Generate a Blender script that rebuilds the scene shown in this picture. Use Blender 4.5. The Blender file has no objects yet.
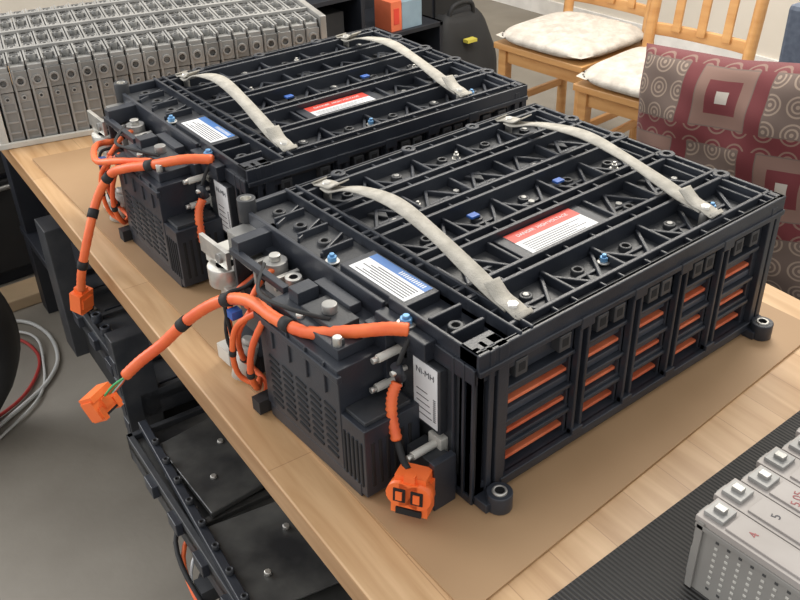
import bpy, bmesh, math, random
from mathutils import Matrix, Vector
random.seed(4)
T=0.75
SC=bpy.context.scene
# ------------------------------------------------------------------ materials
def new_mat(name):
    m=bpy.data.materials.new(name); m.use_nodes=True
    return m,m.node_tree.nodes,m.node_tree.links,m.node_tree.nodes['Principled BSDF']
def mat(name,c,rough=.5,metal=0.,c2=None,scale=8,stretch=(1,1,1),bump=0.,bscale=60,thr=(.35,.65),coat=0):
    m,N,Lk,b=new_mat(name)
    b.inputs['Roughness'].default_value=rough; b.inputs['Metallic'].default_value=metal
    b.inputs['Coat Weight'].default_value=coat
    tc=N.new('ShaderNodeTexCoord'); mp=N.new('ShaderNodeMapping'); mp.inputs['Scale'].default_value=stretch
    Lk.new(tc.outputs['Object'],mp.inputs['Vector'])
    if c2 is None: c2=tuple(min(1,v*1.25+.004) for v in c)
    n=N.new('ShaderNodeTexNoise'); n.inputs['Scale'].default_value=scale; n.inputs['Detail'].default_value=6
    Lk.new(mp.outputs[0],n.inputs['Vector'])
    r=N.new('ShaderNodeValToRGB'); r.color_ramp.elements[0].position=thr[0]; r.color_ramp.elements[1].position=thr[1]
    r.color_ramp.elements[0].color=(*c,1); r.color_ramp.elements[1].color=(*c2,1)
    Lk.new(n.outputs['Fac'],r.inputs[0]); Lk.new(r.outputs[0],b.inputs['Base Color'])
    if bump:
        n2=N.new('ShaderNodeTexNoise'); n2.inputs['Scale'].default_value=bscale; n2.inputs['Detail'].default_value=4
        Lk.new(mp.outputs[0],n2.inputs['Vector'])
        bp=N.new('ShaderNodeBump'); bp.inputs['Strength'].default_value=bump; bp.inputs['Distance'].default_value=.002
        Lk.new(n2.outputs['Fac'],bp.inputs['Height']); Lk.new(bp.outputs[0],b.inputs['Normal'])
    return m
M={}
M['black']=mat('black_plastic',(.017,.020,.028),.36,c2=(.036,.041,.052),scale=7,bump=.12,bscale=350)
M['black2']=mat('dusty_black_plastic',(.023,.026,.032),.43,c2=(.065,.066,.068),scale=14,bump=.15,bscale=300,thr=(.4,.8))
M['slat']=mat('bluegray_cell_case',(.035,.040,.052),.4,c2=(.055,.060,.075),scale=12)
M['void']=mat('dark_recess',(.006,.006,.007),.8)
M['rubber']=mat('black_rubber',(.012,.012,.013),.7)
M['orange']=mat('orange_sheath',(.78,.12,.035),.45,c2=(.88,.18,.05),scale=30)
M['orangec']=mat('orange_connector',(.86,.15,.03),.4,c2=(.93,.21,.05))
M['orangecell']=mat('orange_cell_strip',(.58,.11,.045),.5,c2=(.76,.20,.09),scale=20)
M['steel']=mat('zinc_steel',(.52,.51,.48),.35,metal=.75,c2=(.70,.68,.63),scale=40)
M['steelm']=mat('dull_steel',(.26,.26,.25),.38,metal=.5,c2=(.44,.43,.41),scale=9,bump=.3,bscale=30)
M['darkmetal']=mat('dirty_dark_metal',(.035,.036,.038),.3,metal=.3,c2=(.17,.17,.16),scale=6,bump=.6,bscale=22,thr=(.4,.7))
M['bluetip']=mat('blue_marked_bolt',(.13,.30,.52),.35,metal=.3)
M['bluetape']=mat('blue_clip',(.03,.10,.36),.4)
M['white']=mat('white_label',(.66,.67,.68),.4)
M['offw']=mat('offwhite_plastic',(.50,.49,.45),.45)
M['bluel']=mat('label_blue',(.05,.16,.42),.4)
M['redl']=mat('label_red',(.58,.05,.03),.4)
M['ink']=mat('ink',(.05,.05,.06),.6)
M['redink']=mat('red_marker_ink',(.28,.08,.08),.6)
M['strap']=mat('webbing_strap',(.38,.36,.315),.85,c2=(.50,.475,.42),scale=60,bump=.6,bscale=500)
M['gray']=mat('gray_module_plastic',(.18,.18,.175),.42,c2=(.26,.26,.25),scale=10)
M['gray2']=mat('gray_module_plastic_light',(.26,.258,.25),.38,c2=(.36,.355,.34),scale=10)
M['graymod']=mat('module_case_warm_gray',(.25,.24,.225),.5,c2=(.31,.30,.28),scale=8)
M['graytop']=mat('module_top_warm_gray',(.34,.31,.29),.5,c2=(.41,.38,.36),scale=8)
M['hole']=mat('module_hole',(.05,.05,.05),.8)
M['cushion']=mat('seat_pad_fabric',(.45,.41,.36),.95,c2=(.60,.56,.50),scale=25,bump=.8,bscale=160)
M['chairwood']=mat('beech_wood',(.50,.24,.08),.4,c2=(.62,.34,.13),scale=5,stretch=(1,1,6))
M['bluegray']=mat('chair_upholstery_bluegray',(.09,.11,.15),.8,c2=(.12,.145,.19),scale=90)
M['darkshelf']=mat('dark_cabinet',(.010,.012,.018),.5)
M['cord_r']=mat('red_cord',(.36,.03,.025),.5)
M['cord_w']=mat('white_cord',(.5,.5,.48),.5)
M['green']=mat('green_wire',(.05,.35,.12),.5)
M['yellow']=mat('yellow_plastic',(.60,.52,.08),.5)
M['boxo']=mat('orange_box',(.62,.14,.06),.6)
M['boxb']=mat('bluegray_box',(.20,.28,.34),.6)
M['wall']=mat('wall_paint',(.72,.66,.57),.85,c2=(.77,.71,.62),scale=3)
M['ceil']=mat('baseboard_paint',(.75,.73,.70),.9)
M['carton']=mat('cardboard',(.35,.215,.11),.6,c2=(.41,.26,.14),scale=3,bump=.1,bscale=25)
M['floor']=mat('concrete_floor',(.21,.187,.155),.6,c2=(.32,.29,.245),scale=3.0,bump=.3,bscale=45,thr=(.25,.75))
M['plank']=mat('pale_plank',(.5,.36,.22),.6)
def wood_mat():
    m,N,Lk,b=new_mat('oak_laminate')
    tc=N.new('ShaderNodeTexCoord'); mp=N.new('ShaderNodeMapping'); mp.inputs['Scale'].default_value=(14,1.2,14)
    Lk.new(tc.outputs['Object'],mp.inputs[0])
    n=N.new('ShaderNodeTexNoise'); n.inputs['Scale'].default_value=3; n.inputs['Detail'].default_value=8; n.inputs['Distortion'].default_value=.6
    Lk.new(mp.outputs[0],n.inputs[0])
    r=N.new('ShaderNodeValToRGB'); e=r.color_ramp.elements
    e[0].position=.3; e[0].color=(.46,.27,.125,1); e[1].position=.7; e[1].color=(.66,.44,.245,1)
    Lk.new(n.outputs['Fac'],r.inputs[0])
    br=N.new('ShaderNodeTexBrick'); br.offset=.4
    br.inputs['Scale'].default_value=1; br.inputs['Brick Width'].default_value=.55; br.inputs['Row Height'].default_value=.07; br.inputs['Mortar Size'].default_value=.0007
    br.inputs['Color1'].default_value=(1,1,1,1); br.inputs['Color2'].default_value=(.84,.80,.76,1); br.inputs['Mortar'].default_value=(.6,.52,.45,1)
    m2=N.new('ShaderNodeMapping'); m2.inputs['Rotation'].default_value=(0,0,math.pi/2); Lk.new(tc.outputs['Object'],m2.inputs[0]); Lk.new(m2.outputs[0],br.inputs[0])
    mx=N.new('ShaderNodeMix'); mx.data_type='RGBA'; mx.blend_type='MULTIPLY'; mx.inputs[0].default_value=.8
    Lk.new(r.outputs[0],mx.inputs[6]); Lk.new(br.outputs[0],mx.inputs[7]); Lk.new(mx.outputs[2],b.inputs['Base Color'])
    b.inputs['Roughness'].default_value=.40
    return m
M['wood']=wood_mat()
def mat_ribbed():
    m,N,Lk,b=new_mat('ribbed_rubber_mat')
    tc=N.new('ShaderNodeTexCoord'); w=N.new('ShaderNodeTexWave'); w.bands_direction='X'; w.inputs['Scale'].default_value=55
    Lk.new(tc.outputs['Object'],w.inputs[0])
    r=N.new('ShaderNodeValToRGB'); r.color_ramp.elements[0].color=(.006,.006,.007,1); r.color_ramp.elements[1].color=(.05,.048,.045,1)
    Lk.new(w.outputs['Fac'],r.inputs[0]); Lk.new(r.outputs[0],b.inputs['Base Color'])
    bp=N.new('ShaderNodeBump'); bp.inputs['Strength'].default_value=.8; bp.inputs['Distance'].default_value=.002
    Lk.new(w.outputs['Fac'],bp.inputs['Height']); Lk.new(bp.outputs[0],b.inputs['Normal'])
    b.inputs['Roughness'].default_value=.6
    return m
M['mat']=mat_ribbed()
def mat_pillow():
    m,N,Lk,b=new_mat('patterned_pillow_fabric')
    def math_(op,a,bb=None):
        n=N.new('ShaderNodeMath'); n.operation=op
        for i,v in enumerate((a,bb)):
            if v is None: continue
            if isinstance(v,(int,float)): n.inputs[i].default_value=v
            else: Lk.new(v,n.inputs[i])
        return n.outputs[0]
    def mix(f,a,c):
        n=N.new('ShaderNodeMix'); n.data_type='RGBA'
        Lk.new(f,n.inputs[0])
        for i,v in ((6,a),(7,c)):
            if isinstance(v,tuple): n.inputs[i].default_value=(*v,1)
            else: Lk.new(v,n.inputs[i])
        return n.outputs[2]
    uv=N.new('ShaderNodeUVMap'); s=N.new('ShaderNodeSeparateXYZ'); Lk.new(uv.outputs[0],s.inputs[0])
    u,v=s.outputs[0],s.outputs[1]
    burg=(.130,.018,.022); tan=(.29,.22,.17); taupe=(.135,.095,.078); pale=(.45,.41,.36); mid=(.20,.115,.09)
    def local(n,off=0):
        a=math_('ABSOLUTE',math_('SUBTRACT',math_('FRACT',math_('ADD',math_('MULTIPLY',u,n),off)),.5))
        c=math_('ABSOLUTE',math_('SUBTRACT',math_('FRACT',math_('ADD',math_('MULTIPLY',v,n),off)),.5))
        return a,c
    def spirals(n,dark,light):
        a,c=local(n)
        d=math_('SQRT',math_('ADD',math_('MULTIPLY',a,a),math_('MULTIPLY',c,c)))
        ring=math_('GREATER_THAN',math_('SINE',math_('MULTIPLY',d,38)),.25)
        return mix(math_('MULTIPLY',ring,math_('LESS_THAN',d,.42)),dark,light)
    ringt=spirals(9,taupe,tan); ringb=spirals(9,burg,mid)
    A,C=local(3); mxd=math_('MAXIMUM',A,C)
    inner=math_('LESS_THAN',mxd,.39)
    edge=math_('GREATER_THAN',mxd,.375)
    core=math_('LESS_THAN',mxd,.22); core2=math_('LESS_THAN',mxd,.08)
    tileB=mix(core,mid,burg); tileB=mix(core2,tileB,pale)
    chk=N.new('ShaderNodeTexChecker'); chk.inputs['Scale'].default_value=3
    Lk.new(uv.outputs[0],chk.inputs[0]); chk.inputs['Color1'].default_value=(0,0,0,1); chk.inputs['Color2'].default_value=(1,1,1,1)
    tile=mix(chk.outputs['Fac'],ringt,tileB); tile=mix(edge,tile,taupe)
    strip=math_('GREATER_THAN',C,.39)
    base=mix(strip,burg,ringb)
    col=mix(inner,base,tile)
    Lk.new(col,b.inputs['Base Color']); b.inputs['Roughness'].default_value=.8
    b.inputs['Sheen Weight'].default_value=.1
    n2=N.new('ShaderNodeTexNoise'); n2.inputs['Scale'].default_value=300; bp=N.new('ShaderNodeBump'); bp.inputs['Strength'].default_value=.3; bp.inputs['Distance'].default_value=.001
    Lk.new(n2.outputs['Fac'],bp.inputs['Height']); Lk.new(bp.outputs[0],b.inputs['Normal'])
    return m
M['pillow']=mat_pillow()
# ------------------------------------------------------------------ builder
class Bd:
    def __init__(s): s.bm=bmesh.new(); s.m=[]; s.xf=Matrix.Identity(4)
    def mi(s,k):
        if k not in s.m: s.m.append(k)
        return s.m.index(k)
    def face(s,vs,k,smooth=False):
        try: f=s.bm.faces.new(vs)
        except ValueError: return
        f.material_index=s.mi(k); f.smooth=smooth
    def V(s,p): return s.bm.verts.new(s.xf@Vector(p))
    def box(s,x0,x1,y0,y1,z0,z1,k):
        if x0>x1:x0,x1=x1,x0
        if y0>y1:y0,y1=y1,y0
        if z0>z1:z0,z1=z1,z0
        v=[s.V((x,y,z)) for z in (z0,z1) for y in (y0,y1) for x in (x0,x1)]
        for q in ((0,2,3,1),(4,5,7,6),(0,1,5,4),(2,6,7,3),(0,4,6,2),(1,3,7,5)): s.face([v[i] for i in q],k)
    def bar(s,p0,p1,w,z0,z1,k):
        p0=Vector(p0);p1=Vector(p1);d=(p1-p0).normalized();n=Vector((-d.y,d.x))*w/2
        s.prism([p0-n,p1-n,p1+n,p0+n],z0,z1,k)
    def prism(s,poly,z0,z1,k):
        a=[s.V((p[0],p[1],z0)) for p in poly]; b=[s.V((p[0],p[1],z1)) for p in poly]
        s.face(a[::-1],k); s.face(b,k); n=len(poly)
        for i in range(n): s.face([a[i],a[(i+1)%n],b[(i+1)%n],b[i]],k)
    def cyl(s,p0,p1,r,k,seg=16,r2=None,hole=0,hk='void'):
        p0=Vector(p0);p1=Vector(p1);d=(p1-p0).normalized()
        a=d.orthogonal().normalized(); b=d.cross(a); r2=r if r2 is None else r2
        A=[];B=[]
        for i in range(seg):
            t=2*math.pi*i/seg; o=a*math.cos(t)+b*math.sin(t)
            A.append(s.V(p0+o*r));B.append(s.V(p1+o*r2))
        for i in range(seg): s.face([A[i],A[(i+1)%seg],B[(i+1)%seg],B[i]],k,True)
        s.face(A[::-1],k)
        if hole:
            C=[];D=[]
            for i in range(seg):
                t=2*math.pi*i/seg; o=a*math.cos(t)+b*math.sin(t)
                C.append(s.V(p1+o*hole)); D.append(s.V(p1+o*hole-d*hole))
            for i in range(seg):
                j=(i+1)%seg
                s.face([B[i],B[j],C[j],C[i]],k); s.face([C[i],C[j],D[j],D[i]],hk,True)
            s.face(D,hk)
        else: s.face(B,k)
    def path(s,pts,n=8):
        P=[Vector(p) for p in pts]; P=[2*P[0]-P[1]]+P+[2*P[-1]-P[-2]]; out=[]
        for i in range(1,len(P)-2):
            for j in range(n):
                t=j/n; a,b,c,d=P[i-1:i+3]
                out.append(.5*((2*b)+(c-a)*t+(2*a-5*b+4*c-d)*t*t+(-a+3*b-3*c+d)*t**3))
        out.append(P[-2]); return out
    def tube(s,pts,r,k,seg=10,n=8,corr=0):
        P=s.path(pts,n); rings=[]; nrm=None
        for i,p in enumerate(P):
            t=(P[min(i+1,len(P)-1)]-P[max(i-1,0)]).normalized()
            if nrm is None: nrm=t.orthogonal().normalized()
            nrm=(nrm-t*nrm.dot(t)).normalized(); b=t.cross(nrm)
            rr=r*(1+corr*(i%2))
            rings.append([s.V(p+(nrm*math.cos(2*math.pi*j/seg)+b*math.sin(2*math.pi*j/seg))*rr) for j in range(seg)])
        for a,b in zip(rings,rings[1:]):
            for j in range(seg): s.face([a[j],a[(j+1)%seg],b[(j+1)%seg],b[j]],k,True)
        s.face(rings[0][::-1],k); s.face(rings[-1],k)
        return P
    def bands(s,P,idx,r,k,w=.008):
        for i in idx:
            i=min(max(1,int(i*(len(P)-1))),len(P)-2); d=(P[i+1]-P[i-1]).normalized()
            s.cyl(P[i]-d*w,P[i]+d*w,r,k,14)
    def ribbon(s,pts,side,w,th,k,n=8,wob=0):
        P=s.path(pts,n); side=Vector(side).normalized(); rows=[]
        for i,p in enumerate(P):
            t=(P[min(i+1,len(P)-1)]-P[max(i-1,0)]).normalized(); sd=(side-t*side.dot(t)).normalized(); up=t.cross(sd)
            if up.z<0: up=-up
            if wob:
                a=wob*math.sin(i*.33); sd,up=(sd*math.cos(a)+up*math.sin(a)),(up*math.cos(a)-sd*math.sin(a))
            rows.append([s.V(p-sd*w/2),s.V(p+sd*w/2),s.V(p+sd*w/2+up*th),s.V(p-sd*w/2+up*th)])
        for a,b in zip(rows,rows[1:]):
            for j in range(4): s.face([a[j],a[(j+1)%4],b[(j+1)%4],b[j]],k,True)
        s.face(rows[0],k); s.face(rows[-1],k)
    def done(s,name,parent=None,loc=(0,0,T),rot=0,bevel=0):
        bmesh.ops.recalc_face_normals(s.bm,faces=s.bm.faces)
        me=bpy.data.meshes.new(name); s.bm.to_mesh(me); s.bm.free()
        for k in s.m: me.materials.append(M[k])
        o=bpy.data.objects.new(name,me); SC.collection.objects.link(o)
        if parent: o.parent=parent
        else: o.location=loc; o.rotation_euler=(0,0,rot)
        if bevel:
            bv=o.modifiers.new('bevel','BEVEL'); bv.width=bevel; bv.segments=2; bv.limit_method='ANGLE'; bv.angle_limit=math.radians(50); bv.harden_normals=False
        return o
def empty(name,loc=(0,0,T),rot=0):
    e=bpy.data.objects.new(name,None); e.location=loc; e.rotation_euler=(0,0,rot); e.empty_display_size=.05
    SC.collection.objects.link(e); return e
def text(name,body,parent,size,loc,rot,key):
    c=bpy.data.curves.new(name,'FONT'); c.body=body; c.size=size; c.extrude=.0001; c.materials.append(M[key]); c.align_x='CENTER'; c.align_y='CENTER'
    o=bpy.data.objects.new(name,c); o.location=loc; o.rotation_euler=rot; o.parent=parent; SC.collection.objects.link(o); return o
# ------------------------------------------------------------------ battery pack
W=.495; H=.227; L=.6
def battery_pack(name,loc,rot,kind):
    e=empty(name,loc,rot)
    b=Bd()
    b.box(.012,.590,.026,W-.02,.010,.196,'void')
    b.box(0,L,.0,.02,0,.022,'black'); b.box(0,L,W-.02,W,0,.022,'black')
    b.box(0,.02,0,W,0,.03,'black'); b.box(L-.02,L,0,W,0,.03,'black')
    b.box(.0,L,.004,W-.004,.190,.2,'black2'); b.box(.09,L-.02,.01,W-.01,.199,.205,'black2')
    ys=[.013,.105,.205,.298,.392,.482]
    for i,y in enumerate(ys):
        for o in (-.0135,.0075): b.box(.07,L,y+o,y+o+.006,.199,H+(.002 if i in(1,3) else 0),'black')
        b.box(.07,L,y-.0075,y+.0075,.199,.216,'black2')
        x=.085; j=0
        while x<.59:
            b.box(x,x+.004,y-.008,y+.008,.2,.2235,'black'); x+=.034 if j%2 else .052; j+=1
    xs=[.10,.195,.29,.385,.48,.572]
    for bi in range(5):
        y0=ys[bi]+.0135; y1=ys[bi+1]-.0135; ym=(y0+y1)/2
        for i,x in enumerate(xs):
            if bi==1 and i==2: continue
            b.box(x-.0025,x+.0025,y0,y1,.199,.219,'black')
        for i in range(5):
            a,c=xs[i],xs[i+1]
            if bi==1 and i in(1,2): continue
            xm=(a+c)/2
            for p0,p1 in (((a,y0),(xm,y1)),((xm,y1),(c,y0))) if (bi%2) else (((a,y1),(xm,y0)),((xm,y0),(c,y1))):
                b.bar(p0,p1,.0055,.199,.2125,'black')
            if (i+bi)%2: 
                yy=y1 if bi%2 else y0; sg=-1 if bi%2 else 1
                b.prism([(xm-.016,yy),(xm+.016,yy),(xm,yy+sg*.03)],.199,.211,'black2')
            b.box(xm-.022,xm+.022,ym-.003,ym+.003,.199,.209,'black')
            yb=ym+(.012 if bi%2==0 else -.012)
            b.cyl((xm,yb,.198),(xm,yb,.212),.009,'black2',14,hole=.005)
            if (i*2+bi)%3==0: b.cyl((xm,yb,.206),(xm,yb,.2135),.0048,'steelm',8)
        for i in (0,2,4):
            a=xs[i]; b.box(a+.008,a+.030,y0+.004,y0+.02,.199,.208,'black2')
    b.box(.205,.370,.120,.192,.199,.2165,'black'); b.box(.372,.384,.120,.192,.199,.212,'black2')
    b.box(L-.022,L-.017,0,W,.199,H,'black'); b.box(L-.005,L,0,W,.03,H,'black')
    for i in range(13): b.box(L-.02,L,.02+i*.037,.024+i*.037,.12,H-.004,'black')
    for y in (.1,.2,.3,.4): b.cyl((L-.01,y,.2),(L-.01,y,H+.003),.013,'black',16,hole=.006)
    for x in (.16,.3,.44): b.cyl((x,W-.006,.2),(x,W-.006,H+.002),.012,'black',16,hole=.005)
    # near end transverse beam + cover plate
    for x in (.066,.084): b.box(x,x+.004,0,W,.199,H+.003,'black')
    b.box(.066,.088,0,W,.199,.215,'black2')
    for i in range(14): b.box(.066,.086,.02+i*.035,.0235+i*.035,.2,.226,'black')
    b.box(-.004,.066,.165,W-.01,.185,.214,'black2')
    b.box(-.004,.066,.0,.165,.185,.208,'black')
    b.box(.006,.062,.135,.27,.2,.2225,'black'); b.box(-.006,.0,.165,W-.01,.17,.219,'black')
    for y in (.05,.09): b.box(.008,.058,y,y+.005,.2,H,'black')
    b.box(.0,.005,0,.16,.2,H,'black'); b.box(.0,.066,0,.005,.2,H,'black')
    for (x,y) in ((.03,.07),(.03,.34),(.03,.40),(.03,.455)): b.cyl((x,y,.2),(x,y,.220),.010,'black2',14,hole=.005)
    for y in (.31,.365,.42): b.bar((.004,y),(.06,y+.03),.004,.21,.222,'black')
    for y in (.31,.37,.43): b.box(.008,.058,y,y+.004,.21,.225,'black')
    # corner posts
    b.box(.0,.012,.0,.014,0,H,'black'); b.box(.016,.024,-.004,.02,.0,H,'black'); b.box(.030,.046,-.004,.022,0,H,'black'); b.box(0,.046,.006,.03,0,H,'black')
    b.box(L-.012,L,-.002,.02,0,H,'black'); b.box(L-.032,L-.02,-.004,.02,0,H-.01,'black')
    b.box(L-.04,L,.006,.03,0,.2,'black')
    # side (y=0): bays
    bays=[(.046,.168),(.188,.268),(.288,.362),(.382,.456),(.476,.562)]
    for (a,c) in bays:
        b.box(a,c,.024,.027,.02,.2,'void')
        for z,h,yy,k in ((.043,.013,.012,'slat'),(.058,.006,.001,'black'),(.064,.006,.005,'black'),(.083,.014,.011,'slat'),(.099,.006,.001,'black'),(.106,.010,.008,'slat'),(.134,.015,.011,'slat'),(.151,.006,.001,'black')):
            b.box(a,c,yy,.03,z,z+h,k)
        for z in (.0305,.0735,.1205): b.box(a+.006,c-.002,.010,.028,z,z+.0052,'orangecell')
        b.box(a,a+.008,.002,.02,.02,.2,'black'); b.box(c-.004,c,.006,.02,.02,.2,'black')
        w_=.020
        for x in (a+.014,c-.034): b.box(x,x+w_,-.002,.018,.168,.192,'black2'); b.box(x+.004,x+w_-.004,-.0025,.0,.174,.187,'void')
    for (a,_),(__,c) in zip([(p[1],0) for p in bays[:-1]],[(0,p[0]) for p in bays[1:]]):
        b.box(a,a+.005,-.004,.02,.02,.205,'black'); b.box(c-.005,c,-.004,.02,.02,.205,'black'); b.box(a,c,.004,.02,.02,.2,'black')
        b.box(a-.002,c+.002,-.007,.01,.19,.207,'black'); b.box(a,c,-.007,.004,.02,.03,'black')
    b.box(0,L,-.003,.006,.204,H,'black'); b.box(0,L,-.006,.0,.198,.206,'black')
    b.box(0.04,L,-.006,.004,.010,.022,'black')
    b.box(.04,.58,.012,.03,.160,.2,'black')
    for i in range(6): b.box(.02+i*.108,.045+i*.108,W-.02,W+.003,.02,.205,'black')
    b.box(0,L,W-.006,W+.003,.2,H,'black'); b.box(.01,.59,W-.022,W-.012,.02,.2,'black')
    # feet
    for (x,y,xa) in ((.022,-.022,.0),(L-.02,-.02,L-.04),(.03,W+.018,.01),(L-.03,W+.018,L-.05)):
        yin=.01 if y<0 else W-.01
        b.cyl((x,y,0.0005),(x,y,.026),.0165,'black',20,hole=.0095,hk='steel'); b.box(xa,xa+.04,min(y,yin),max(y,yin),0.0005,.014,'black')
        b.cyl((x,y,.004),(x,y,.028),.0095,'steel',16,hole=.006)
    # end face x=0
    b.box(0,.012,.0,W,.0,.2,'black2')
    for y in (.0,.016,.034,.165): b.box(-.005,.0,y,y+.004,.004,.208,'black')
    b.box(-.004,0,.0,.17,.0,.012,'black')
    b.box(-.012,0,.050,.122,.085,.182,'black2')
    b.box(-.03,.0,.128,.172,.11,.2,'black'); b.box(-.018,0,.07,.165,.186,.212,'black')
    b.box(-.05,.0,.03,.088,.0,.028,'black'); b.box(-.036,-.006,.035,.085,.028,.062,'black2')
    b.box(-.045,-.01,.022,.032,.0,.075,'black'); b.box(-.03,0,.10,.112,.07,.10,'black')
    b.done('frame',e,bevel=.0012)
    # hardware
    b=Bd()
    def bolt(x,y,z,k='steel',r=.008):
        b.cyl((x,y,z),(x,y,z+.0025),r*1.25,'steel',16); b.cyl((x,y,z+.0025),(x,y,z+.009),r*.85,k,6); b.cyl((x,y,z+.009),(x,y,z+.013),r*.45,k,10)
    bolt(-.006,.118,.212,'bluetip',.010); bolt(.112,.067,.208,'bluetip'); bolt(-.0+.008,.290,.216,'bluetip'); bolt(.285,.064,.208,'bluetip',.007)
    bolt(.515,.06,.208,'bluetip',.007); bolt(.52,.245,.208,'steel',.006); bolt(.20,.345,.208,'steel',.006); bolt(.36,.44,.208,'steel',.006)
    for (x,y) in ((.14,.16),(.43,.16),(.16,.25),(.34,.25),(.46,.34),(.56,.16),(.28,.35)): b.cyl((x,y,.204),(x,y,.211),.0055,'steelm',6)
    b.box(.228,.244,.258,.270,.214,.218,'bluetape'); b.box(.403,.419,.257,.269,.214,.218,'bluetape')
    for (y,z) in ((.122,.178),(.128,.130),(.060,.066)):
        b.cyl((-.0,y,z),(-.048,y,z),.0055,'offw',12); b.cyl((-.048,y,z),(-.056,y,z),.0042,'steel',10)
        b.box(-.012,-.0,y-.012,y+.012,z-.012,z+.012,'offw')
    b.cyl((.0,W+.0,.2),(.0,W+.0,.236),.014,'black2',18,hole=.008,hk='steel')
    # contactor busbars
    b.box(-.045,.005,.325,.385,.150,.166,'steelm'); b.box(-.05,-.02,.30,.33,.166,.172,'steel')
    b.cyl((-.03,.375,.166),(-.03,.375,.196),.017,'steelm',20); b.cyl((-.03,.375,.196),(-.03,.375,.205),.008,'steel',12)
    b.cyl((-.03,.33,.166),(-.03,.33,.190),.012,'steel',16,hole=.006)
    b.box(-.05,-.01,.345,.352,.166,.186,'steel'); b.box(-.052,-.012,.395,.402,.15,.19,'steelm')
    # light metal ring bracket
    b.cyl((-.052,.485,.120),(-.052,.485,.150),.027,'steel',24,hole=.014); b.box(-.07,-.005,.45,.475,.10,.125,'steel')
    b.box(-.064,-.057,.455,.535,.155,.184,'steel'); b.box(-.06,-.02,.50,.53,.14,.160,'offw'); b.cyl((-.068,.475,.168),(-.05,.475,.168),.008,'steelm',12)
    b.box(-.058,-.0,.44,.447,.13,.19,'black2'); b.box(-.04,.0,.452,.49,.165,.2,'steelm'); b.box(-.05,-.01,.41,.44,.170,.178,'steel')
    b.done('hardware',e,bevel=.0008)
    # control unit
    b=Bd()
    b.box(-.098,-.012,.135,.315,.022,.176,'black'); b.box(-.085,-.005,.15,.30,.176,.192,'black'); b.box(-.102,-.095,.13,.32,.160,.170,'black')
    b.box(-.097,-.012,.088,.137,.006,.112,'black'); b.box(-.09,-.02,.095,.135,.112,.118,'black2')
    b.box(-.07,-.03,.18,.25,.192,.200,'black2'); b.box(-.066,-.034,.262,.285,.192,.210,'black'); b.cyl((-.05,.215,.2),(-.05,.215,.212),.010,'steelm',14)
    b.box(-.08,-.07,.155,.17,.192,.2,'black2'); b.box(-.03,-.012,.20,.28,.192,.206,'black'); b.cyl((-.078,.24,.19),(-.078,.24,.197),.006,'steel',10); b.cyl((-.078,.16,.19),(-.078,.16,.204),.006,'steel',10)
    for r_ in range(8):
        for c_ in range(5):
            y=.145+c_*.032; z=.034+r_*.0105
            b.xf=Matrix.Translation((0,y+.012,z+.002))@Matrix.Rotation(.12,4,'X')
            b.box(-.0995,-.097,-.012,.012,-.0022,.0022,'void')
    b.xf=Matrix.Identity(4)
    for c_ in range(5): b.box(-.0985,-.0965,.094+c_*.0085,.098+c_*.0085,.02,.09,'void')
    for c_ in range(6): b.box(-.088+c_*.0115,-.083+c_*.0115,.0868,.089,.02,.09,'void')
    for y in (.16,.2,.24,.28): b.box(-.101,-.096,y,y+.003,.13,.176,'black')
    b.box(-.05,-.0,.325,.40,.03,.15,'black2'); b.box(-.045,0,.405,.47,.05,.13,'black2'); b.box(-.06,0,.40,.49,.0005,.03,'black')
    b.box(-.098,-.0,.10,.31,.0005,.022,'black')
    b.box(-.02,.01,.39,.47,.13,.19,'black'); b.box(-.03,.0,.40,.44,.13,.17,'black')
    b.box(-.06,.01,.42,.44,.186,.214,'black'); b.box(-.065,-.055,.30,.44,.19,.2,'black')
    b.done('control_unit',e,bevel=.002)
    # labels
    b=Bd()
    b.box(.012,.058,.144,.258,.2225,.2232,'white'); b.box(.045,.0582,.144,.258,.2232,.2235,'bluel')
    for i in range(6): b.box(.016+i*.0044,.0175+i*.0044,.15,.25-(i%3)*.01,.2232,.2234,'ink')
    for i in range(12): b.box(.048,.055,.152+i*.0042,.154+i*.0042,.2235,.2236,'white')
    b.box(.222,.352,.124,.189,.2165,.2172,'white'); b.box(.222,.352,.166,.189,.2172,.2175,'redl')
    for i in range(7): b.box(.229,.34-(i%3)*.012,.1285+i*.0048,.1298+i*.0048,.2172,.2174,'ink')
    b.box(-.0126,-.012,.054,.098,.090,.180,'white')
    for i in range(5): b.box(-.0129,-.0126,.064+i*.002,.0925,.100+i*.009,.1012+i*.009,'ink')
    for i in range(12): b.box(-.0129,-.0126,.057,.0615,.100+i*.003,.1015+i*.003,'ink')
    b.done('labels',e)
    text('label_text','Ni-MH',e,.012,(-.0130,.076,.165),(math.pi/2,0,-math.pi/2),'ink')
    text('warning_text','DANGER  HIGH VOLTAGE',e,.0085,(.287,.1775,.2177),(0,0,0),'white')
    # straps
    b=Bd()
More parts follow.
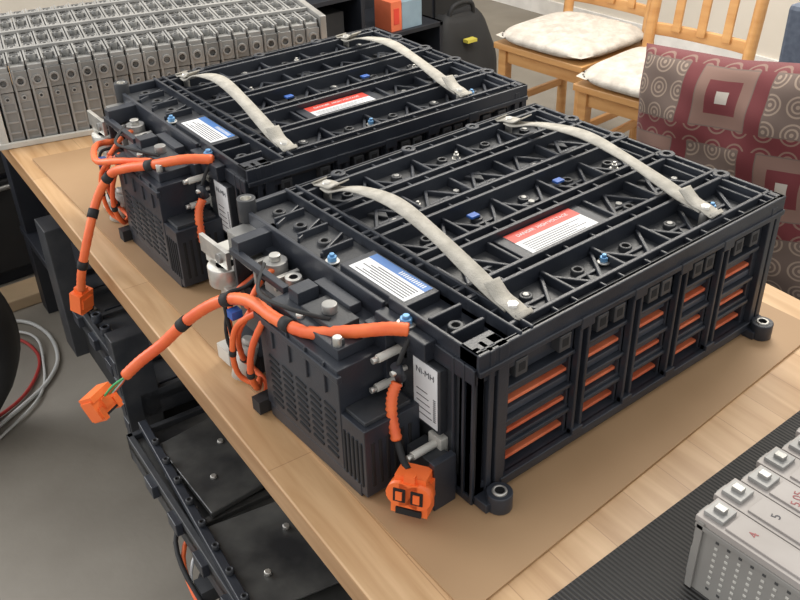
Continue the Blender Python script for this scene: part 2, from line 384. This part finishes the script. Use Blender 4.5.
    for (p0,p1,hh) in (((.12,.462),(.095,.042),.044),((.500,.462),(.473,.045),.034)):
        p0=Vector((*p0,.226));p1=Vector((*p1,.226)); pts=[]
        for t,z in ((0,0),(.06,.08),(.2,.62),(.42,1),(.62,.80),(.8,.42),(.93,.10),(1,0)):
            p=p0.lerp(p1,t); p.z+=z*hh+.001; pts.append(p)
        b.ribbon(pts,(1,.05,0),.025,.0024,'strap',wob=.09)
        for p,s in ((p0,1),(p1,-1)):
            b.ribbon([p+Vector((0,.016*s,.001)),p+Vector((0,0,.0055)),p+Vector((.001,-.02*s,.0085)),p+Vector((.002,-.040*s,.022))],(1,.08,0),.0255,.002,'strap')
            b.ribbon([p+Vector((0,.016*s,.001)),p+Vector((0,.021*s,.003)),p+Vector((0,.016*s,.0065))],(1,.08,0),.0255,.002,'strap')
            b.cyl(p+Vector((0,.0,-.02)),p+Vector((0,0,.010)),.0065,'steel',8)
    b.done('lifting_straps',e)
    # harness
    b=Bd()
    if kind==0:
        P=b.tube([(-.012,.105,.213),(-.030,.125,.212),(-.055,.165,.198),(-.084,.215,.184),(-.096,.27,.181),(-.098,.325,.180),(-.104,.37,.166),(-.120,.405,.146),(-.145,.44,.112),(-.175,.47,.070),(-.205,.487,.045),(-.228,.500,.022)],.0082,'orange',12,8,.06)
        b.bands(P,(.33,.57,.74),.0098,'rubber')
        for i,k in enumerate(('green','orange','green','white','orange')):
            a=(i-2)*.004; b.tube([(-.226,.499+a*.3,.023),(-.238+a,.508,.008),(-.250+a,.520,-.012)],.0018,k,6,5)
        b.xf=Matrix.Translation((-.262,.530,-.030))@Matrix.Rotation(.5,4,'Z')@Matrix.Rotation(-.5,4,'X')
        b.box(-.024,.024,-.012,.012,-.016,.016,'orangec'); b.box(-.021,.021,-.014,.014,.012,.022,'orangec'); b.box(-.008,.008,-.016,.016,-.006,.010,'orangec')
        b.box(-.02,-.012,-.0145,.0145,-.02,.0,'orangec'); b.box(.012,.02,-.0145,.0145,-.02,.0,'orangec')
        b.box(-.020,.020,-.0125,.0125,-.0165,-.013,'void')
        b.xf=Matrix.Identity(4)
    else:
        P=b.tube([(-.01,.095,.216),(-.045,.13,.214),(-.084,.184,.196),(-.110,.230,.182),(-.127,.270,.160),(-.155,.283,.116),(-.192,.262,.06),(-.214,.266,.0),(-.218,.285,-.045)],.0078,'orange',12,8,.06)
        b.bands(P,(.25,.52,.68,.85),.0095,'rubber')
        b.tube([(-.075,.20,.195),(-.11,.26,.185),(-.13,.32,.170),(-.10,.40,.165),(-.05,.43,.15)],.0055,'orange',10,6,.1)
        b.xf=Matrix.Translation((-.218,.298,-.072))@Matrix.Rotation(.5,4,'Z')@Matrix.Rotation(.2,4,'X')
        b.box(-.018,.018,-.012,.012,-.022,.018,'orangec'); b.box(-.013,.013,-.015,.015,-.012,.008,'orangec'); b.box(-.009,.009,-.009,.009,.018,.027,'orangec')
        b.box(-.014,.014,-.0125,.0125,-.026,-.02,'orangec')
        b.xf=Matrix.Identity(4)
    if kind==0:
        b.xf=Matrix.Translation((-.068,.034,.046))@Matrix.Rotation(.55,4,'Z')@Matrix.Rotation(.12,4,'Y')@Matrix.Scale(1.15,4)
        b.box(-.012,.012,-.020,.020,-.026,.010,'orangec'); b.box(-.010,.014,-.017,.017,.010,.020,'orangec')
        b.cyl((-.016,-.010,.0),(.0,-.010,.0),.0145,'orangec',18); b.cyl((-.016,.010,.0),(.0,.010,.0),.0145,'orangec',18); b.box(-.016,0,-.010,.010,-.0145,.0145,'orangec')
        for y in (-.0095,.0095):
            b.box(-.0172,-.0158,y-.0065,y+.0065,-.008,.008,'void'); b.box(-.019,-.0165,y-.0035,y+.0035,-.005,.005,'orangec')
        b.box(-.0145,-.0115,-.014,.014,-.0255,-.018,'void'); b.box(-.014,-.008,-.006,.006,.012,.024,'orangec')
        b.xf=Matrix.Identity(4)
        b.tube([(-.055,.080,.083),(-.062,.06,.07),(-.066,.045,.066)],.0045,'rubber',8,5)
    P=b.tube([(-.036,.100,.150),(-.046,.098,.135),(-.052,.092,.110),(-.055,.080,.083)],.0062,'orange',10,8,.25)
    b.cyl((-.030,.100,.152),(-.036,.102,.174),.007,'black',12); b.cyl((-.045,.10,.166),(-.022,.10,.166),.0035,'steel',8)
    b.tube([(-.034,.101,.172),(-.026,.10,.19),(-.014,.10,.208)],.003,'rubber',8,5)
    for pts,r in (([(-.10,.33,.165),(-.11,.355,.12),(-.095,.385,.06),(-.08,.40,.03),(-.075,.36,.014),(-.10,.33,.012)],.0042),
                  ([(-.095,.30,.17),(-.112,.315,.12),(-.115,.325,.07),(-.10,.34,.03),(-.08,.37,.018)],.0045),
                  ([(-.03,.43,.15),(-.07,.44,.12),(-.085,.43,.07),(-.08,.40,.03)],.004),
                  ([(-.09,.31,.175),(-.115,.345,.14),(-.12,.36,.09),(-.11,.37,.04),(-.09,.35,.022)],.004),
                  ([(-.02,.37,.19),(-.06,.36,.185),(-.10,.34,.165)],.004)):
        P=b.tube(pts,r,'orange',8,6,.1); b.bands(P,(.5,),r*1.3,'rubber',.005)
    b.tube([(-.02,.40,.18),(-.06,.41,.15),(-.09,.42,.14),(-.10,.40,.10),(-.08,.42,.03)],.003,'rubber',8,6)
    b.tube([(-.02,.45,.14),(-.07,.46,.09),(-.08,.45,.03),(-.05,.43,.02)],.003,'rubber',8,6)
    b.tube([(-.06,.20,.20),(-.09,.25,.205),(-.09,.32,.195),(-.05,.37,.20)],.0028,'rubber',8,6)
    b.cyl((-.085,.415,.0005),(-.07,.41,.055),.016,'offw',16); b.cyl((-.07,.41,.055),(-.067,.41,.063),.010,'offw',14)
    b.box(-.09,-.06,.44,.475,.005,.03,'offw'); b.box(-.116,-.100,.354,.368,.143,.155,'bluetape')
    b.box(-.112,-.085,.318,.338,.0005,.022,'rubber')
    b.done('wire_harness',e)
    return e
battery_pack('battery_pack',(0,0,T),0,0)
battery_pack('battery_pack',(.058,.595,T),-.034,1)
# ------------------------------------------------------------------ bench
def bench():
    ang=-math.atan(.115/1.4)
    e=empty('workbench',(-.182,0,T),ang)
    b=Bd(); b.box(0,.905,-.85,2.15,-.046,-.004,'wood'); b.done('top',e,bevel=.003)
    b=Bd()
    for y in (-.75,2.05):
        for x in (.10,.85): b.box(x-.035,x+.035,y-.035,y+.035,-T,-.046,'darkshelf')
        b.box(.1,.85,y-.02,y+.02,-.12,-.046,'darkshelf')
    for x in (.45,.85): b.box(x-.035,x+.035,.8,.87,-T,-.046,'darkshelf')
    b.box(.16,.18,-.75,2.05,-.13,-.046,'darkshelf'); b.box(.84,.86,-.75,2.05,-.13,-.046,'darkshelf')
    b.box(.06,.88,-.78,2.08,-.485,-.462,'darkshelf')
    b.done('base',e,bevel=.002)
bench()
b=Bd(); b.prism([(-.115,-.116),(.665,-.070),(.70,1.27),(-.035,1.42)],-.0038,0,'carton'); b.done('cardboard_sheet')
b=Bd(); b.box(-.13,.70,-.80,-.158,-.0038,.0,'mat'); b.done('rubber_mat')
# ------------------------------------------------------------------ long module stack, back-left
def stack():
    e=empty('battery_module_stack',(-.045,1.525,T-.0035),math.radians(-15))
    b=Bd(); n=21; p=.0365; D=.46; Z=.192
    for i in range(n):
        x=i*p; x1=x+p-.0025; xm=(x+x1)/2
        k='gray' if i%2 else 'gray2'
        b.box(x,x1,.008,D,.0,Z-.012,'gray'); b.box(x+.001,x1-.001,.0,.01,.01,.125,'gray2')
        b.box(x+.005,x1-.005,-.001,.004,.02,.10,'gray')
        for z in (.03,.055,.08): b.box(x+.004,x1-.004,-.003,.002,z,z+.004,'gray2')
        b.box(x,x1,-.004,.012,.128,.172,k)
        b.cyl((xm,-.004,.150),(xm,-.008,.150),.0115,'gray2',18,hole=.007,hk='hole')
        b.cyl((xm,-.003,.112),(xm,-.006,.112),.006,'gray2',12,hole=.003,hk='hole')
        b.box(x+.002,x+.006,-.006,.0,.012,.175,'gray2')
        b.box(x,x+.004,.006,D,Z-.012,Z,'gray2'); b.box(x1-.004,x1,.006,D,Z-.012,Z-.002,'gray2')
        for j in range(6):
            y=.025+j*.075
            b.box(x+.004,x1-.004,y+.03,y+.055,Z-.012,Z-.003,'gray2')
            b.box(x+.008,x1-.008,y+.035,y+.050,Z-.003,Z-.002,'hole')
            b.cyl((xm,y+.01,Z-.012),(xm,y+.01,Z+.004),.008,'gray2' if j%2 else 'gray',12,hole=.0045,hk='hole')
        b.box(x+.002,x1-.002,.0,.012,.172,.182,'gray2')
    for y in (.09,.24,.39): b.box(0,n*p,y,y+.010,Z-.002,Z+.005,'gray2')
    b.done('modules',e,bevel=.0008)
    b=Bd(); b.box(-.022,-.004,-.01,D+.01,0,.20,'offw'); b.box(-.03,-.02,.02,.05,0,.15,'offw'); b.box(n*p,n*p+.016,-.01,D+.01,0,.20,'steelm')
    b.box(-.03,n*p+.016,-.012,-.004,.0,.014,'offw'); b.done('end_plates',e,bevel=.002)
stack()
# ------------------------------------------------------------------ near-right modules
def mods():
    e=empty('battery_module_row',(.100,-.238,T),0)
    b=Bd(); p=.040
    for i in range(7):
        x=i*p; x1=x+p-.003
        sh=.006*(i%2)
        b.box(x,x1,-.36,-.0+sh,0.0003,.100,'graymod'); b.box(x-.0008,x1+.0008,-.362,.002+sh,.096,.104,'graytop')
        b.box(x+.004,x1-.004,-.340,-.030,.104,.1065,'graytop')
        b.box(x+.006,x1-.006,-.026+sh,-.002+sh,.104,.109,'gray2'); b.box(x+.014,x1-.014,-.020+sh,-.008+sh,.109,.114,'steelm')
        b.box(x+.010,x1-.010,-.004+sh,.006+sh,.060,.098,'gray'); b.box(x+.014,x1-.014,.005+sh,.0072+sh,.066,.09,'hole')
        b.box(x+.006,x1-.006,.0+sh,.004+sh,.01,.05,'gray2')
        b.box(x+.006,x1-.006,-.358,-.342,.104,.111,'gray2')
    for r_ in range(9):
        for c_ in range(24):
            b.box(-.0006,.0005,-.345+c_*.0138-.002,-.345+c_*.0138+.002,.012+r_*.0088,.0155+r_*.0088,'offw' if (r_ not in(0,8)) else 'hole')
    for y in (-.352,-.006): b.box(-.003,.0,y-.004,y+.004,0.0003,.1,'graymod')
    b.box(-.003,0,-.36,0,.090,.096,'graymod')
    b.done('modules',e,bevel=.001)
    for i,t in enumerate(('4','5','5.05','6','3','2','8')):
        text('mark_%d'%(i+1),t,e,.014,(i*p+.018,-.055,.1068),(0,0,.35),'ink' if i%2 else 'redink')
mods()
# ------------------------------------------------------------------ chairs
def chair(loc,rot):
    e=empty('dining_chair',loc,rot)
    b=Bd(); w=.225
    for s in (-1,1):
        b.prism([(-.21,s*.20-.02),(-.17,s*.20-.02),(-.17,s*.20+.02),(-.21,s*.20+.02)],0,.43,'chairwood')
        b.tube([(.19,s*.20,0),(.19,s*.20,.45),(.215,s*.20,.65),(.26,s*.20,.92)],.021,'chairwood',10,6)
        b.box(-.19,.19,s*.20-.012,s*.20+.012,.36,.42,'chairwood'); b.box(-.19,.19,s*.20-.009,s*.20+.009,.17,.20,'chairwood')
    b.box(-.20,-.18,-.2,.2,.36,.42,'chairwood'); b.box(.18,.20,-.2,.2,.36,.42,'chairwood')
    b.box(-.235,.215,-w,w,.42,.445,'chairwood')
    b.ribbon([(.255,-.225,.90),(.275,-.1,.91),(.278,.1,.91),(.255,.225,.90)],(0,0,1),.09,.02,'chairwood')
    b.ribbon([(.20,-.20,.55),(.215,-.1,.55),(.215,.1,.55),(.20,.20,.55)],(0,0,1),.045,.018,'chairwood')
    for y in (-.1,0,.1): b.ribbon([(.215,y,.55),(.235,y,.70),(.275,y,.90)],(0,1,0),.034,.012,'chairwood')
    b.done('frame',e,bevel=.003)
    b=Bd(); n=34; g={}
    for s in (1,-1):
        for i in range(n+1):
            for j in range(n+1):
                u=i/n*2-1; v=j/n*2-1
                r=(abs(u)**5+abs(v)**5)
                h=max(0,1-r)**.42 if r<1 else 0
                x=-.015+u*.235*(1-.07*abs(v)**3); y=v*.232*(1-.07*abs(u)**3)
                z=.474+s*.028*h+(.0045*math.sin(v*44+.4*math.sin(u*5))*h if s>0 else 0)
                g[s,i,j]=b.V((x,y,z))
        for i in range(n):
            for j in range(n): b.face([g[s,i,j],g[s,i+1,j],g[s,i+1,j+1],g[s,i,j+1]],'cushion',True)
    bmesh.ops.remove_doubles(b.bm,verts=b.bm.verts,dist=.0005)
    b.done('seat_pad',e)
chair((2.24,1.83,0),.05)
chair((2.12,1.30,0),.10)
def uchair():
    e=empty('upholstered_chair',(1.32,.34,0),0)
    b=Bd()
    b.box(-.30,.22,-.25,.25,.36,.425,'bluegray'); b.box(.23,.30,-.24,.24,.47,.96,'bluegray')
    for s in (-1,1):
        b.tube([(.2,s*.2,.40),(.26,s*.2,.5),(.27,s*.2,.6)],.014,'steelm',8,5)
        for x in (-.24,.2): b.cyl((x,s*.2,0),(x,s*.2,.37),.013,'rubber',12)
    b.done('seat_and_back',e,bevel=.02)
uchair()
def pillow():
    b=Bd(); n=36; g={}; S=.252
    uvl=b.bm.loops.layers.uv.new('UVMap'); co={}
    for s in (1,-1):
        for i in range(n+1):
            for j in range(n+1):
                u=i/n*2-1; v=j/n*2-1
                h=((1-u**4)*(1-v**4))**.55
                k=1-.05*(1-abs(u))*(abs(v)**2); k2=1-.05*(1-abs(v))*(abs(u)**2)
                wr=.005*math.sin(u*9+v*4)*h+.003*math.sin(v*17-u*6)*h
                vt=b.V((s*.075*h+wr,u*S*k2,v*S*k)); g[s,i,j]=vt; co[vt]=(1-(u+1)/2,(v+1)/2)
        for i in range(n):
            for j in range(n):
                q=[g[s,i,j],g[s,i+1,j],g[s,i+1,j+1],g[s,i,j+1]]
                f=b.bm.faces.new(q); f.material_index=b.mi('pillow'); f.smooth=True
                for lp in f.loops: lp[uvl].uv=co[lp.vert]
    bmesh.ops.remove_doubles(b.bm,verts=b.bm.verts,dist=.0004)
    o=b.done('patterned_pillow')
    o.location=(1.155,.425,.698); o.rotation_euler=(-.13,.16,.0)
pillow()
# ------------------------------------------------------------------ background storage
def shelf():
    e=empty('storage_shelf',(0,0,0))
    b=Bd()
    x0,x1,y0,y1=1.25,2.21,2.60,3.02
    for z in (.05,.37): b.box(x0,x1,y0,y1,z-.02,z,'darkshelf')
    b.box(x0,x0+.03,y0,y1,0,.6,'darkshelf'); b.box(x1-.02,x1,y0,y1,0,.37,'darkshelf'); b.box(x0,x1,y1-.02,y1,0,.95,'darkshelf')
    b.box(x0+.55,x0+.57,y0,y1,0,.37,'darkshelf')
    b.box(x0,x0+.5,y0+.02,y1,.55,.57,'darkshelf'); b.box(x0+.5,x0+.52,y0,y1,.37,.57,'darkshelf')
    b.box(1.35,1.70,2.66,2.95,.37,.5,'rubber'); b.box(1.85,2.15,2.66,2.95,.05,.25,'rubber')
    b.done('carcass',e,bevel=.002)
shelf()
b=Bd(); b.box(2.24,2.80,3.04,3.35,0,.95,'darkshelf'); b.box(2.27,2.51,3.03,3.04,.04,.92,'rubber'); b.box(2.53,2.77,3.03,3.04,.04,.92,'rubber'); b.done('black_cabinet',loc=(0,0,0),bevel=.004)
b=Bd(); b.box(1.925,1.985,2.62,2.74,.3705,.50,'boxo'); b.box(1.987,2.10,2.62,2.74,.3705,.49,'boxb'); b.box(1.94,1.97,2.618,2.62,.40,.47,'redl'); b.done('carton_box',loc=(0,0,0),bevel=.003)
# soft tool bag
def bag():
    b=Bd(); b.xf=Matrix.Translation((2.44,2.76,.0))
    n=24; m_=12; R=[]
    for j in range(m_+1):
        t=j/m_; z=.002+.33*t; k=(1-.30*t**2)*(1-.25*(t**8)); row=[]
        for i in range(n):
            a=2*math.pi*i/n; ca,sa=math.cos(a),math.sin(a)
            x=math.copysign(abs(ca)**.5,ca)*.20*k*(1+.03*math.sin(a*3+t*9)); y=math.copysign(abs(sa)**.5,sa)*.145*k*(1-.35*t)
            row.append(b.V((x,y,z+.012*math.sin(a*2+1)*t)))
        R.append(row)
    for A,B_ in zip(R,R[1:]):
        for i in range(n): b.face([A[i],A[(i+1)%n],B_[(i+1)%n],B_[i]],'rubber',True)
    b.face(R[0][::-1],'rubber'); b.face(R[-1],'rubber')
    b.tube([(-.09,-.03,.30),(-.06,-.04,.38),(.05,-.04,.38),(.08,-.03,.30)],.011,'rubber',8,6)
    b.box(-.05,.01,-.135,-.10,.22,.235,'yellow')
    b.done('tool_bag',loc=(0,0,0))
bag()
b=Bd()
b.box(-.75,.42,2.28,2.75,.0,.70,'darkshelf'); b.box(-.75,.42,2.26,2.29,.05,.36,'rubber'); b.box(-.75,.42,2.26,2.29,.38,.68,'rubber'); b.cyl((-.2,2.25,.34),(.1,2.25,.34),.008,'steelm',8)
b.done('black_cabinet',loc=(0,0,0),bevel=.004)
b=Bd(); b.prism([(-.5,2.10),(.22,2.08),(.22,2.19),(-.5,2.21)],0,.04,'plank'); b.done('wooden_plank',loc=(0,0,0),bevel=.004)
def tyre():
    b=Bd(); seg=48; prof=[(.17,-.06),(.22,-.085),(.27,-.085),(.295,-.06),(.30,0),(.295,.06),(.27,.085),(.22,.085),(.17,.06)]
    R=[]
    for i in range(seg):
        t=2*math.pi*i/seg; R.append([b.V((r*math.cos(t),h,r*math.sin(t))) for r,h in prof])
    for i in range(seg):
        A,B_=R[i],R[(i+1)%seg]
        for j in range(len(prof)): b.face([A[j],A[(j+1)%len(prof)],B_[(j+1)%len(prof)],B_[j]],'rubber',True)
    b.cyl((0,-.02,0),(0,.02,0),.172,'steelm',32); b.cyl((0,-.05,0),(0,-.02,0),.05,'steelm',20)
    for i in range(5):
        t=2*math.pi*i/5; b.cyl((.1*math.cos(t),-.03,.1*math.sin(t)),(.1*math.cos(t),-.019,.1*math.sin(t)),.02,'void',12)
    o=b.done('car_tire',loc=(-.43,1.62,.302)); o.rotation_euler=(0,0,-.55)
tyre()
b=Bd()
b.tube([(-.20,2.05,.008),(-.05,2.02,.008),(.0,1.90,.008),(-.02,1.75,.008),(-.09,1.65,.008),(-.20,1.58,.008),(-.35,1.50,.008)],.006,'cord_w',8,8)
b.tube([(-.20,1.95,.008),(-.09,1.93,.008),(-.06,1.82,.008),(-.09,1.72,.008),(-.18,1.62,.008),(-.33,1.56,.008)],.005,'cord_r',8,8)
b.tube([(-.24,1.98,.008),(-.10,1.98,.008),(-.04,1.88,.02),(-.06,1.76,.008),(-.13,1.60,.008),(-.30,1.48,.008)],.004,'cord_w',8,8)
b.done('extension_cord',loc=(0,0,0))
# ------------------------------------------------------------------ salvaged covers under the bench
def salvage():
    e=empty('salvaged_battery_covers',(-.19,0,T),-math.atan(.115/1.4))
    b=Bd()
    def tray(x0,x1,y0,y1,z,k):
        b.box(x0,x1,y0,y1,z-.03,z-.012,k)
        for a,c,d,f in ((x0,x1,y0,y0+.012),(x0,x1,y1-.012,y1),(x0,x0+.012,y0,y1),(x1-.012,x1,y0,y1)): b.box(a,c,d,f,z-.06,z,'black2')
        n=int((y1-y0)/.11)
        for i in range(1,n): b.box(x0+.03,x1-.03,y0+i*.11,y0+i*.11+.014,z-.014,z-.002,k)
        for i in range(n):
            b.box(x0-.012,x0+.004,y0+.03+i*.11,y0+.07+i*.11,z-.035,z-.008,'black'); b.cyl((x0+.03,y0+.05+i*.11,z-.02),(x0+.03,y0+.05+i*.11,z-.006),.008,'steel',10)
            b.box(x0+.05,x0+.10,y0+.025+i*.11,y0+.03+i*.11,z-.014,z-.006,'black')
    tray(-.035,.45,.17,.80,-.33,'darkmetal')
    b.box(.0,.40,.22,.75,-.46,-.39,'rubber')
    tray(.02,.45,.86,1.42,-.30,'black2')
    b.box(-.01,.06,.86,.90,-.46,-.16,'black2'); b.box(.0,.05,1.30,1.38,-.46,-.12,'black2')
    for i in range(5): b.box(-.012,-.008,.865,.895,-.44+i*.05,-.41+i*.05,'black')
    b.box(.03,.4,.9,1.4,-.46,-.36,'rubber')
    b.prism([(-.02,.27),(.14,.25),(.17,.46),(-.01,.48)],-.325,-.320,'darkmetal'); b.prism([(.01,.50),(.16,.52),(.14,.74),(-.0,.72)],-.328,-.316,'darkmetal'); b.box(-.035,-.005,.17,.24,-.39,-.335,'steelm')
    for i in range(7): b.cyl((.04,.93+i*.06,-.30),(.04,.93+i*.06,-.28),.012,'black',12,hole=.006)
    b.bar((-.03,.20),(.0,.80),.016,-.328,-.312,'black')
    for i in range(9): b.cyl((-.026+.003*i,.24+.06*i,-.312),(-.026+.003*i,.24+.06*i,-.302),.007,'black2',10,hole=.003)
    for (x,y) in ((.03,.33),(.1,.40),(.05,.58),(.10,.66),(.12,.30)): b.cyl((x,y,-.32),(x,y,-.312),.006,'steel',8)
    b.done('covers',e,bevel=.002)
    b=Bd()
    for i,k in enumerate(('rubber','orange','white','rubber','steel','rubber','rubber','cord_r','rubber')):
        o=i*.011
        b.tube([(.05,.66-.04*i,-.40),(-.045,.56-.03*i,-.405-o),(-.052-.004*(i%3),.40-.02*i,-.44-o*.6),(-.03,.24-.02*i,-.42-o),(.06,.15,-.40)],.0045 if k!='white' else .003,k,8,6)
    for i in range(3): b.box(-.05,-.01,.24+.1*i,.275+.1*i,-.45,-.42,'black2')
    b.done('loose_wires',e)
salvage()
# ------------------------------------------------------------------ room
b=Bd(); b.box(-3.2,3.7,-2.6,4.5,-.05,0,'floor'); b.done('floor',loc=(0,0,0))
b=Bd(); b.box(-3.2,3.7,4.4,4.5,0,2.6,'wall'); b.done('wall_back',loc=(0,0,0))
b=Bd(); b.box(3.6,3.7,-2.6,4.4,0,2.6,'wall'); b.done('wall_right',loc=(0,0,0))
b=Bd(); b.box(3.585,3.6,-2.6,4.4,0,.09,'ceil'); b.done('baseboard_right',loc=(0,0,0))
# ------------------------------------------------------------------ light
w=bpy.data.worlds.new('world'); SC.world=w; w.use_nodes=True
bg=w.node_tree.nodes['Background']; bg.inputs[0].default_value=(1,.99,.975,1); bg.inputs[1].default_value=.95
def area(name,loc,target,size,power,col):
    l=bpy.data.lights.new(name,'AREA'); l.energy=power; l.shape='RECTANGLE'; l.size=size[0]; l.size_y=size[1]; l.color=col
    o=bpy.data.objects.new(name,l); o.location=loc; SC.collection.objects.link(o)
    o.rotation_euler=(Vector(target)-Vector(loc)).to_track_quat('-Z','Y').to_euler()
area('window_light',(-1.8,3.4,2.3),(.2,.6,.75),(2.0,1.4),75,(.97,.98,1))
area('wall_fill_light',(1.5,1.0,2.6),(.5,.5,.75),(1.6,.5),42,(1,.94,.84))
area('wall_fill_light',(2.2,1.4,2.6),(2.9,1.9,.4),(1.2,.6),42,(1,.94,.84))  # added fill lamp, brightens the dim right wall behind the chairs
# ------------------------------------------------------------------ camera
cam=bpy.data.cameras.new('camera'); o=bpy.data.objects.new('camera',cam); SC.collection.objects.link(o)
o.location=(-.566,-.592,.829+T); o.rotation_euler=(.998,.024,-.676); cam.sensor_width=36; cam.lens=918.1/800*36; cam.clip_start=.02
SC.camera=o
SC.view_settings.view_transform='Standard'
